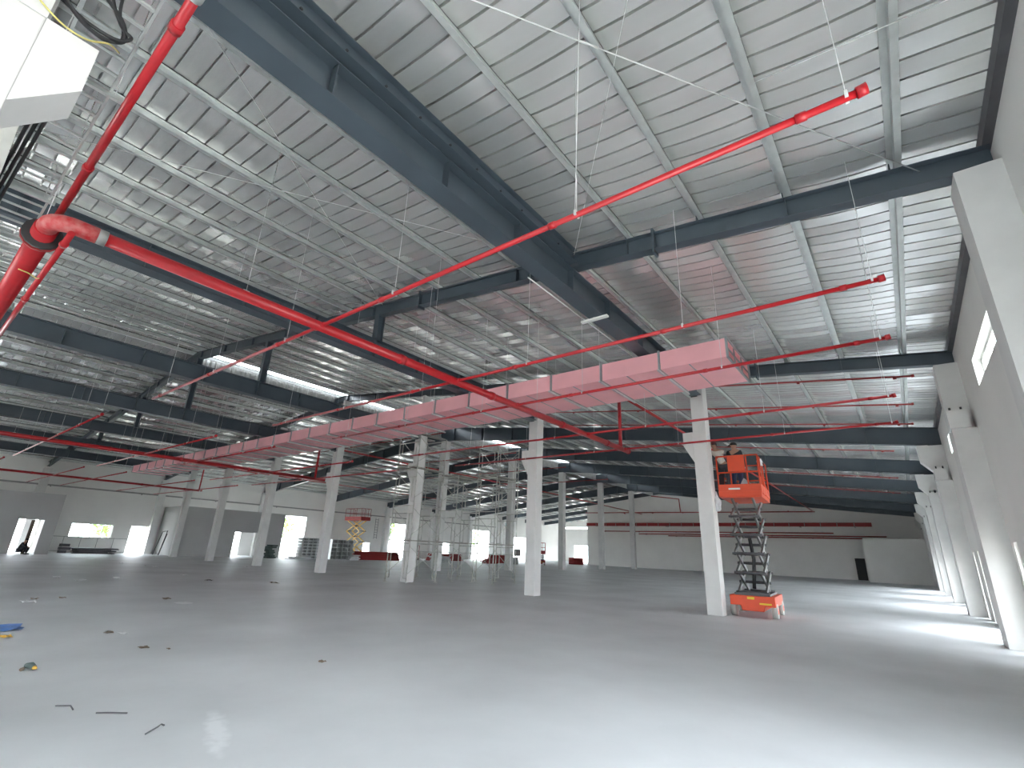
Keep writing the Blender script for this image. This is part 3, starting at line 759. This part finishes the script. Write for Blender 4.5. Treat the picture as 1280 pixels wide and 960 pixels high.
# ------------------------------------------------------------ people
def skin_mesh(name, verts, edges, radii, m, parent=None, root=0, sub=1):
    me = bpy.data.meshes.new(name); me.from_pydata(verts, edges, []); me.update()
    o = link(name, me, parent)
    md = o.modifiers.new('skin','SKIN'); md.use_smooth_shade = True
    lay = me.skin_vertices[0] if me.skin_vertices else None
    if lay is None:
        bpy.context.view_layer.objects.active = o
        lay = me.skin_vertices[0]
    for i, r in enumerate(radii):
        lay.data[i].radius = (r if isinstance(r, tuple) else (r, r)); lay.data[i].use_root = (i == root)
    s_ = o.modifiers.new('sub','SUBSURF'); s_.levels = sub; s_.render_levels = sub
    me.materials.append(m)
    return o
def person(loc, rotz, label, J, shirt, trousers, cap, capcol):
    """J: joint dict in local coordinates"""
    t = thing('person', label, 'person', loc, rotz)
    order = ['pelvis','waist','chest','neck','head','crown','shL','elL','wrL','haL','shR','elR','wrR','haR','hipL','knL','anL','toL','hipR','knR','anR','toR']
    V = [J[k] for k in order]; ix = {k:i for i,k in enumerate(order)}
    E_ = [('pelvis','waist'),('waist','chest'),('chest','neck'),('neck','head'),('head','crown'),('chest','shL'),('shL','elL'),('elL','wrL'),('wrL','haL'),('chest','shR'),('shR','elR'),('elR','wrR'),('wrR','haR'),
          ('pelvis','hipL'),('hipL','knL'),('knL','anL'),('anL','toL'),('pelvis','hipR'),('hipR','knR'),('knR','anR'),('anR','toR')]
    R_ = dict(pelvis=(.12,.10),waist=(.11,.09),chest=(.14,.10),neck=.052,head=.082,crown=.075,shL=.055,elL=.04,wrL=.028,haL=.034,shR=.055,elR=.04,wrR=.028,haR=.034,hipL=.08,knL=.056,anL=.04,toL=.035,hipR=.08,knR=.056,anR=.04,toR=.035)
    body = skin_mesh('body', V, [(ix[a],ix[b]) for a,b in E_], [R_[k] for k in order], M_SKIN, t, 0, 2)
    def sub(name, keys, edges, grow, m):
        id_ = {k:i for i,k in enumerate(keys)}
        rr = []
        for k in keys:
            r = R_[k]; r = r if isinstance(r, tuple) else (r,r)
            rr.append((r[0]+grow, r[1]+grow))
        return skin_mesh(name, [J[k] for k in keys], [(id_[a],id_[b]) for a,b in edges], rr, m, t, 0, 2)
    sub('shirt', ['pelvis','waist','chest','shL','elL','wrL','shR','elR','wrR'], [('pelvis','waist'),('waist','chest'),('chest','shL'),('shL','elL'),('elL','wrL'),('chest','shR'),('shR','elR'),('elR','wrR')], .022, shirt)
    sub('trousers', ['pelvis','hipL','knL','anL','hipR','knR','anR'], [('pelvis','hipL'),('hipL','knL'),('knL','anL'),('pelvis','hipR'),('hipR','knR'),('knR','anR')], .025, trousers)
    for s in ('L','R'):
        a = Vector(J['an'+s]); b = Vector(J['to'+s])
        MB().bar(a+Vector((0,0,-.03)), b+Vector((0,0,-.005))+(b-a)*.3, .09, .08).build('shoe', M_DARK, t)
        h0 = Vector(J['wr'+s]); h1 = Vector(J['ha'+s]); d = (h1-h0).normalized(); sd = d.cross(Vector((0,0,1)))
        if sd.length < .1: sd = Vector((1,0,0))
        sd.normalize()
        for k in range(4):
            p0 = h1+sd*(k-1.5)*.018; L_ = (.06,.075,.07,.05)[k]
            MB().tube([p0, p0+d*L_*.55, p0+d*L_+Vector((0,0,-.02))],.009,6).build('finger', M_SKIN, body)
        p0 = h0+(h1-h0)*.5+sd*.03; MB().tube([p0, p0+d*.03+sd*.02, p0+d*.06+sd*.015],.010,6).build('thumb', M_SKIN, body)
    hd = Vector(J['head']); cr = Vector(J['crown']); up = (cr-hd).normalized(); fwd = Vector(J['look']).normalized()
    fwd = (fwd-up*fwd.dot(up)).normalized(); sd = fwd.cross(up)
    c = hd+up*.03
    MB().tube([c+fwd*.075+up*.015, c+fwd*.108-up*.02],.013,6,radii=[.009,.015]).build('nose', M_SKIN, body)
    for s in (-1,1):
        MB().tube([c+fwd*.078+sd*.032*s+up*.03, c+fwd*.092+sd*.032*s+up*.03],.010,6).build('eye', M_HAIR, body)
        MB().tube([c+sd*.085*s-up*.02, c+sd*.095*s+up*.025],.016,6).build('ear', M_SKIN, body)
    MB().bar(c+fwd*.088-up*.05-sd*.022, c+fwd*.088-up*.05+sd*.022,.008,.01).build('mouth', M_CAPR, body)
    # hair / cap
    import bmesh
    def dome(name, r, z0, m, sx=1.0):
        me = bpy.data.meshes.new(name); bm = bmesh.new(); bmesh.ops.create_uvsphere(bm, u_segments=14, v_segments=10, radius=r)
        bmesh.ops.delete(bm, geom=[v for v in bm.verts if v.co.z < z0], context='VERTS')
        Mx = Matrix((sd, fwd, up)).transposed().to_4x4(); Mx.translation = c
        bmesh.ops.transform(bm, matrix=Mx, verts=bm.verts); bm.to_mesh(me); bm.free(); me.materials.append(m)
        for p in me.polygons: p.use_smooth = True
        return link(name, me, t)
    dome('hair', .107, -.01, M_HAIR)
    if cap:
        k = dome('cap', .118, .02, capcol)
        MB().bar(c+fwd*.08+up*.045, c+fwd*.20+up*.02, .16,.015,up=tuple(up)).build('brim', capcol, k)
    return t
def stand(lean=(0,0), reachL=(-.3,.3,1.2), reachR=(.25,.2,.95), look=(0,1,0), H=1.66):
    lx, ly = lean
    k = H/1.66
    J = dict(pelvis=(0,0,.90),waist=(lx*.3,ly*.3,1.05),chest=(lx*.7,ly*.7,1.30),neck=(lx,ly,1.43),head=(lx*1.15,ly*1.15+.02,1.52),crown=(lx*1.2,ly*1.2+.02,1.61),
             shL=(-.17+lx*.75,ly*.75,1.34),shR=(.17+lx*.75,ly*.75,1.34),hipL=(-.09,0,.84),hipR=(.09,0,.84),knL=(-.11,.03,.47),knR=(.11,.02,.47),anL=(-.11,-.01,.09),anR=(.12,-.02,.09),toL=(-.12,.14,.045),toR=(.13,.13,.045))
    for s, q in (('L',reachL),('R',reachR)):
        sh = Vector(J['sh'+s]); q = Vector(q)
        mid = sh.lerp(q,.5)+Vector((0,0,-.09)); J['el'+s] = tuple(mid); J['wr'+s] = tuple(sh.lerp(q,.93)); J['ha'+s] = tuple(q)
    J['look'] = look
    return J
DZ = 3.385
person((-4.12,15.98,DZ), 0, 'worker in pale shirt and dark red cap leaning to the column on the lift', stand((-.22,.0), (-.55,.12,1.25), (-.28,.25,1.15), (-1,.2,0)), M_SHIRT, M_DKCL, True, M_CAPR)
person((-3.83,16.25,DZ), 0, 'worker in dark cap and blue trousers standing behind the lift sign panel', stand((-.02,.03), (-.3,.22,1.05), (.26,.18,.85), (-.7,.7,0), 1.6), M_DKCL, M_JEANS, True, M_CAPB)
J = dict(pelvis=(0,0,.28),waist=(.02,0,.42),chest=(.12,0,.66),neck=(.18,0,.78),head=(.22,0,.87),crown=(.24,0,.96),shL=(.12,-.17,.70),shR=(.12,.17,.70),elL=(.28,-.2,.48),elR=(.28,.2,.48),wrL=(.42,-.12,.45),wrR=(.42,.12,.45),haL=(.48,-.06,.46),haR=(.48,.06,.46),
         hipL=(.02,-.09,.26),hipR=(.02,.09,.26),knL=(.42,-.14,.46),knR=(.42,.14,.46),anL=(.34,-.14,.09),anR=(.34,.14,.09),toL=(.48,-.15,.045),toR=(.48,.15,.045),look=(1,0,-.2))
person((-46.55,6.75,0), rad(60), 'small dark figure crouching at the doorway on the left edge', J, M_DKCL, M_DKCL, False, None)

# ------------------------------------------------------------ scaffold towers
def scaffold(loc, W_, L_, levels, label, LH=1.62, decks=(1,2,4), posts_up=True):
    t = thing('scaffold_tower', label, 'scaffold', loc, 0, 'scaffold towers')
    r = .024
    for yy in (0, L_):
        for k in range(levels):
            f = MB(); z0 = .08+k*LH; z1 = z0+LH
            for xx in (0, W_): f.tube([(xx,yy,z0),(xx,yy,z1)],r,6)
            f.tube([(0,yy,z1-.08),(W_,yy,z1-.08)],r,6); f.tube([(0,yy,z1-.42),(W_,yy,z1-.42)],r*.8,6)
            f.tube([(.22,yy,z1-.42),(.22,yy,z0+.1),(0,yy,z0+.1)],r*.8,6); f.tube([(W_-.22,yy,z1-.42),(W_-.22,yy,z0+.1),(W_,yy,z0+.1)],r*.8,6)
            f.build('frame', M_SCAF, t)
        for xx in (0,W_):
            MB().box(xx-.07,xx+.07,yy-.07,yy+.07,0,.012).tube([(xx,yy,.01),(xx,yy,.1)],.017,6).build('base_jack', M_SCAF, t)
    for xx in (0,W_):
        for k in range(levels):
            z0 = .35+k*LH
            MB().tube([(xx,0,z0),(xx,L_,z0+1.15)],.012,6).build('cross_brace', M_SCAF, t)
            MB().tube([(xx+.015,L_,z0),(xx+.015,0,z0+1.15)],.012,6).build('cross_brace', M_SCAF, t)
    for k in decks:
        z = .08+k*LH
        for j, xo in enumerate((.12, W_-.50)):
            MB().box(xo,xo+.36,-.08,L_+.08,z+.02,z+.065).build('plank', M_PLANK, t)
    return t
scaffold((-18.55,14.82,0), 1.4, 1.7, 4, 'scaffold tower wrapped around the third column of the row', decks=(1,3,4))
scaffold((-18.35,17.5,0), 1.25, 1.7, 3, 'rear scaffold tower at the middle, lower one', decks=(1,3))
scaffold((-16.6,18.4,0), 1.25, 1.7, 4, 'rear scaffold tower at the right, taller one', decks=(1,3))

# ------------------------------------------------------------ stock along the left wall
def frame_stack(loc, nx, nz, cw, ch, depth, m, label, rot=0):
    t = thing('duct_stack', label, 'duct stack', loc, rot, 'stacks of galvanised duct pieces')
    for i in range(nx):
        for k in range(nz):
            h = hollow(0,1,0,1,0,1)
            x0, x1, z0, z1 = i*cw+.01, (i+1)*cw-.01, k*ch+.005, (k+1)*ch-.005
            mm = MB(); th = .04
            mm.box(0,depth,x0,x1,z0,z0+th).box(0,depth,x0,x1,z1-th,z1).box(0,depth,x0,x0+th,z0+th,z1-th).box(0,depth,x1-th,x1,z0+th,z1-th)
            dp = mm.build('duct_piece', m, t)
            MB().box(.62,.64,x0+th,x1-th,z0+th,z1-th).build('cell_shade_plate', M_GREY, dp)  # plate added inside each piece so the hollow cell looks shaded
    return t
frame_stack((-45.6,25.6,0), 4, 7, .48, .27, 1.1, M_GALV, 'tall grid stack of silver duct pieces left of the fourth column')
frame_stack((-45.6,28.6,0), 4, 5, .62, .37, 1.1, M_GALV, 'wider stack of silver duct pieces under the yellow-armed lift', 0)
def pipe_bundle(loc, n, L_, r, m, label, rot):
    t = thing('pipe_bundle', label, 'pipe bundle', loc, rot)
    row = n; z = r; y0 = 0
    while row > 0:
        for k in range(row): MB().tube([(-L_/2,y0+k*2*r,z),(L_/2,y0+k*2*r,z)],r,8).build('pipe', m, t)
        row -= 1; z += 1.75*r; y0 += r
    return t
pipe_bundle((-43.5,33.5,0), 6, 5.0, .075, M_DRED, 'bundle of dark red pipes lying left of the scaffold', rad(80))
pipe_bundle((-44.0,44.0,0), 5, 5.0, .09, M_DRED, 'bundle of dark red pipes behind the scaffold', rad(85))
pipe_bundle((-38.6,47.8,0), 5, 3.0, .1, M_DRED, 'short bundle of red pipes near the folded red lift', rad(60))
pipe_bundle((-36.4,61.4,0), 4, 2.0, .12, M_DRED, 'small red pipe heap at the end wall corner', rad(30))
def heap(loc, n, size, m, label, cat, seed):
    t = thing('sheet_heap', label, cat, loc); rnd = random.Random(seed); z = 0
    for k in range(n):
        a = rnd.uniform(-.25,.25); L_, W_ = size[0]*rnd.uniform(.7,1), size[1]*rnd.uniform(.7,1); th = size[2]/n
        b = MB().box(-W_/2,W_/2,-L_/2,L_/2,z,z+th*.85).build('sheet', m, t); b.rotation_euler = (0,0,a); b.location = (rnd.uniform(-.15,.15),rnd.uniform(-.2,.2),0)
        z += th
    return t
heap((-50.3,11.5,0), 7, (3.0,1.2,.42), M_DGREY, 'low heap of dark flat sheets under the wide left window', 'sheet heap', 3)
heap((-50.6,9.9,0), 3, (.7,.6,.7), M_DGREY, 'dark crate left of the flat sheet heap', 'crate', 4)
heap((-45.9,23.2,0), 8, (.8,.8,1.15), M_GREENB, 'dark green-grey stack beside the third column from left', 'stack', 5)
heap((-43.6,25.0,0), 5, (2.2,1.0,.22), M_PAPER, 'low heap of pale wrapping before the tall opening', 'wrapping heap', 6)
heap((-42.9,30.2,0), 4, (1.0,.8,.5), M_PAPER, 'pale carton on the floor before the silver stack', 'carton', 8)
heap((-41.0,40.0,0), 6, (2.6,1.0,.6), M_GALV, 'silver sheet stack right of the scaffold', 'sheet stack', 9)
heap((-37.6,44.5,0), 6, (2.2,1.0,.55), M_DRED, 'low reddish heap near the far bright bay', 'heap', 10)
heap((-35.6,46.8,0), 2, (1.4,.12,1.8), M_GREY, 'upright grey board near the folded red lift', 'board', 12)
# welded rail frame before the window and leaning frame
t = thing('metal_rail', 'thin metal rail frame standing under the wide left window', 'rail', (-50.9,8.6,0))
MB().tube([(0,0,1.2),(0,5.2,1.15)],.02,6).build('top_bar', M_GREY, t); MB().tube([(0,0,.15),(0,5.2,.12)],.02,6).build('bottom_bar', M_GREY, t)
for k in range(6): MB().tube([(0,k*1.04,0),(0,k*1.04,1.2)],.018,6).build('upright', M_GREY, t)
t = thing('leaning_frame', 'tall rounded dark frame leaning against the partition side', 'frame', (-49.6,15.9,0))
MB().tube(spline([(-.7,-.35,0),(-.62,-.1,1.6),(-.5,-.06,1.85),(.4,-.06,1.9),(.52,-.1,1.75),(.62,-.35,0)],4),.03,6).build('hoop', M_DARK, t)
MB().tube([(.70,-.38,.0),(.60,-.1,1.7)],.05,6).build('thick_upright', M_DARK, t)
# small ladder on left wall
t = thing('wall_ladder', 'narrow dark ladder fixed on the left wall near the scaffold', 'ladder', (XL+.3,38.6,2.2))
for yy in (0,.4): MB().tube([(0,yy,0),(0,yy,2.4)],.025,6).build('stile', M_DGREY, t)
for k in range(8): MB().tube([(0,0,.15+k*.3),(0,.4,.15+k*.3)],.018,6).build('rung', M_DGREY, t)
tag(MB().box(XL+.02,XL+.1,64.6,66.0,5.2,5.75).build('wall_sign', M_SIGNT), 'small teal sign high on the left wall at the far end', 'sign')
# dark machine between scaffold and wall
t = thing('hand_trolley', 'dark upright trolley standing before the tall opening behind the scaffold', 'trolley', (-45.5,40.4,0))
for yy in (0,.45): MB().tube([(0,yy,.1),(0,yy,1.6)],.03,6).build('side_tube', M_DRED, t)
for z in (.5,1.0,1.6): MB().tube([(0,0,z),(0,.45,z)],.025,6).build('cross_bar', M_DRED, t)
MB().box(-.05,.3,0,.45,.06,.12).build('toe_plate', M_DARK, t)
for yy in (-.05,.5): MB().tube([(-.08,yy-.03,.12),(-.08,yy+.03,.12)],.12,12).build('wheel', M_DARK, t)

# ------------------------------------------------------------ trees outside the left openings
def tree(loc, h, r, label, seed):
    t = thing('tree', label, 'tree', loc); rnd = random.Random(seed)
    MB().tube([(0,0,0),(.1,0,h*.35),(0,.1,h*.6)],.2,8,radii=[.2,.14,.08]).build('trunk', M_BARK, t)
    m = MB()
    for k in range(700):
        d = Vector((rnd.gauss(0,1),rnd.gauss(0,1),rnd.gauss(0,1))).normalized()*r*rnd.uniform(.45,1)
        c = Vector((d.x,d.y,h*.68+d.z*.8)); u = Vector((rnd.gauss(0,1),rnd.gauss(0,1),rnd.gauss(0,1))).normalized(); v = u.orthogonal().normalized(); s_ = rnd.uniform(.12,.25)
        m.add([c-u*s_,c+v*s_*.5,c+u*s_,c-v*s_*.5],[(0,1,2,3)])
    o = m.build('foliage', M_LEAF, t); tag(o, kind='stuff')
for i, (x,y,h,r,lb) in enumerate(((-66,34,5.5,2.2,'pale green tree outside the tall opening beside the partition'),(-64,50,6.5,2.6,'green tree outside the tall opening behind the scaffold'),(-63,69,6.5,3.0,'bright green tree outside the opening right of the scaffold'),(-70,22,4.5,2.0,'small green tree outside the partition door'),(-64,15.5,4.0,1.8,'small tree outside the left doorway'))):
    tree((x,y,-.26), h, r, lb, i+1)

# ------------------------------------------------------------ litter on the floor
def paper(x, y, s, m, label, cat='paper scrap', seed=0, flat=.02):
    rnd = random.Random(seed+11); n = 5; vs = []; s *= .68; flat *= .5
    for i in range(n):
        for j in range(n):
            vs.append((x+(i/(n-1)-.5)*s*rnd.uniform(.85,1.15), y+(j/(n-1)-.5)*s*.7*rnd.uniform(.8,1.2), .004+rnd.random()*flat))
    fs = [(i*n+j, (i+1)*n+j, (i+1)*n+j+1, i*n+j+1) for i in range(n-1) for j in range(n-1)]
    o = MB().add(vs, fs).build('paper_scrap' if cat == 'paper scrap' else cat.replace(' ','_'), m)
    md = o.modifiers.new('thick','SOLIDIFY'); md.thickness = .004
    return tag(o, label, cat)
paper(-11.6,1.8,.9,M_BLUE,'crumpled blue plastic sheet on the floor at the left edge','plastic sheet',1,.10)
paper(-10.75,1.74,.26,M_YEL,'small ochre scrap beside the blue sheet','yellow scrap',2,.05)
paper(-21.9,4.9,.55,M_PAPER,'white paper scrap on the floor below the left window',seed=3,flat=.08)
paper(-15.6,2.7,.5,M_PAPER,'white paper scrap above the blue sheet',seed=4,flat=.07)
paper(-16.2,2.9,.28,M_BROWN,'brown scrap beside the white paper above the blue sheet','brown scrap',5,.06)
paper(-16.2,3.4,.25,M_BROWN,'brown scrap right of the white paper at left','brown scrap',6,.05)
paper(-20.7,8.4,.42,M_DARK,'dark scrap on the floor between left columns','dark scrap',7,.08)
paper(-18.9,10.0,.45,M_BROWN,'brown scrap on the floor below the fourth column','brown scrap',8,.08)
paper(-15.0,5.2,.3,M_BROWN,'brown scrap in the middle of the left floor','brown scrap',9,.05)
paper(-13.9,5.2,.6,M_PAPER,'flat pale paper right of a brown scrap in the left floor',seed=10,flat=.02)
paper(-10.3,2.87,.22,M_BROWN,'brown scrap beside a small white scrap','brown scrap',11,.05)
paper(-10.15,3.02,.2,M_PAPER,'small white scrap beside a brown scrap',seed=12,flat=.04)
paper(-8.74,2.9,.22,M_BROWN,'thin brown scrap on the near left floor','brown scrap',13,.02)
paper(-8.43,3.1,.08,M_BROWN,'tiny brown crumb on the near left floor','brown crumb',14,.03)
paper(-6.4,4.23,.13,M_BROWN,'small brown leaf scrap on the near middle floor','leaf',15,.03)
for k,(x,y,lb) in enumerate(((-30.1,14.0,'white scrap before the third column from left'),(-32,9.7,'white scrap near the door of the left wall'),(-22.6,6.1,'pale scrap right of the white paper'),(-23.5,4.6,'small pale scrap left of the white paper'),(-34.4,9.3,'pale scrap far out by the left wall'),(-30.2,9.6,'bright scrap between the left door and columns'),(-23.9,8.7,'pale scrap left of the dark scrap'))):
    paper(x,y,.4,M_PAPER,lb,seed=20+k,flat=.09)
t = thing('crushed_bottle', 'crushed green and brown plastic bottle on the near left floor', 'bottle', (-8.14,1.6,.032)); t.scale = (.62,.62,.62)
MB().tube([(-.16,0,0),(-.02,.03,.02),(.1,.06,0)],.05,10,radii=[.045,.055,.04]).build('bottle', M_GREENB, t)
MB().tube([(.1,.06,0),(.17,.08,-.005)],.02,8,radii=[.035,.016]).build('neck', M_YEL, t)
MB().tube([(-.05,-.06,-.03),(.03,-.10,-.02)],.03,8).build('cap', M_BROWN, t)
for pts, lb in (([(-6.34,1.52,.01),(-6.22,1.6,.02),(-6.12,1.6,.008)],'short dark wire on the near floor, leftmost'),([(-5.88,1.71,.01),(-5.8,1.79,.012),(-5.70,1.89,.01)],'straight dark strip on the near floor'),([(-5.03,1.83,.01),(-5.08,1.93,.03),(-5.19,1.99,.012),(-5.15,2.0,.01)],'bent dark wire on the near floor, rightmost')):
    tag(MB().tube(pts,.006,6).build('wire_scrap', M_DGREY), lb, 'wire')
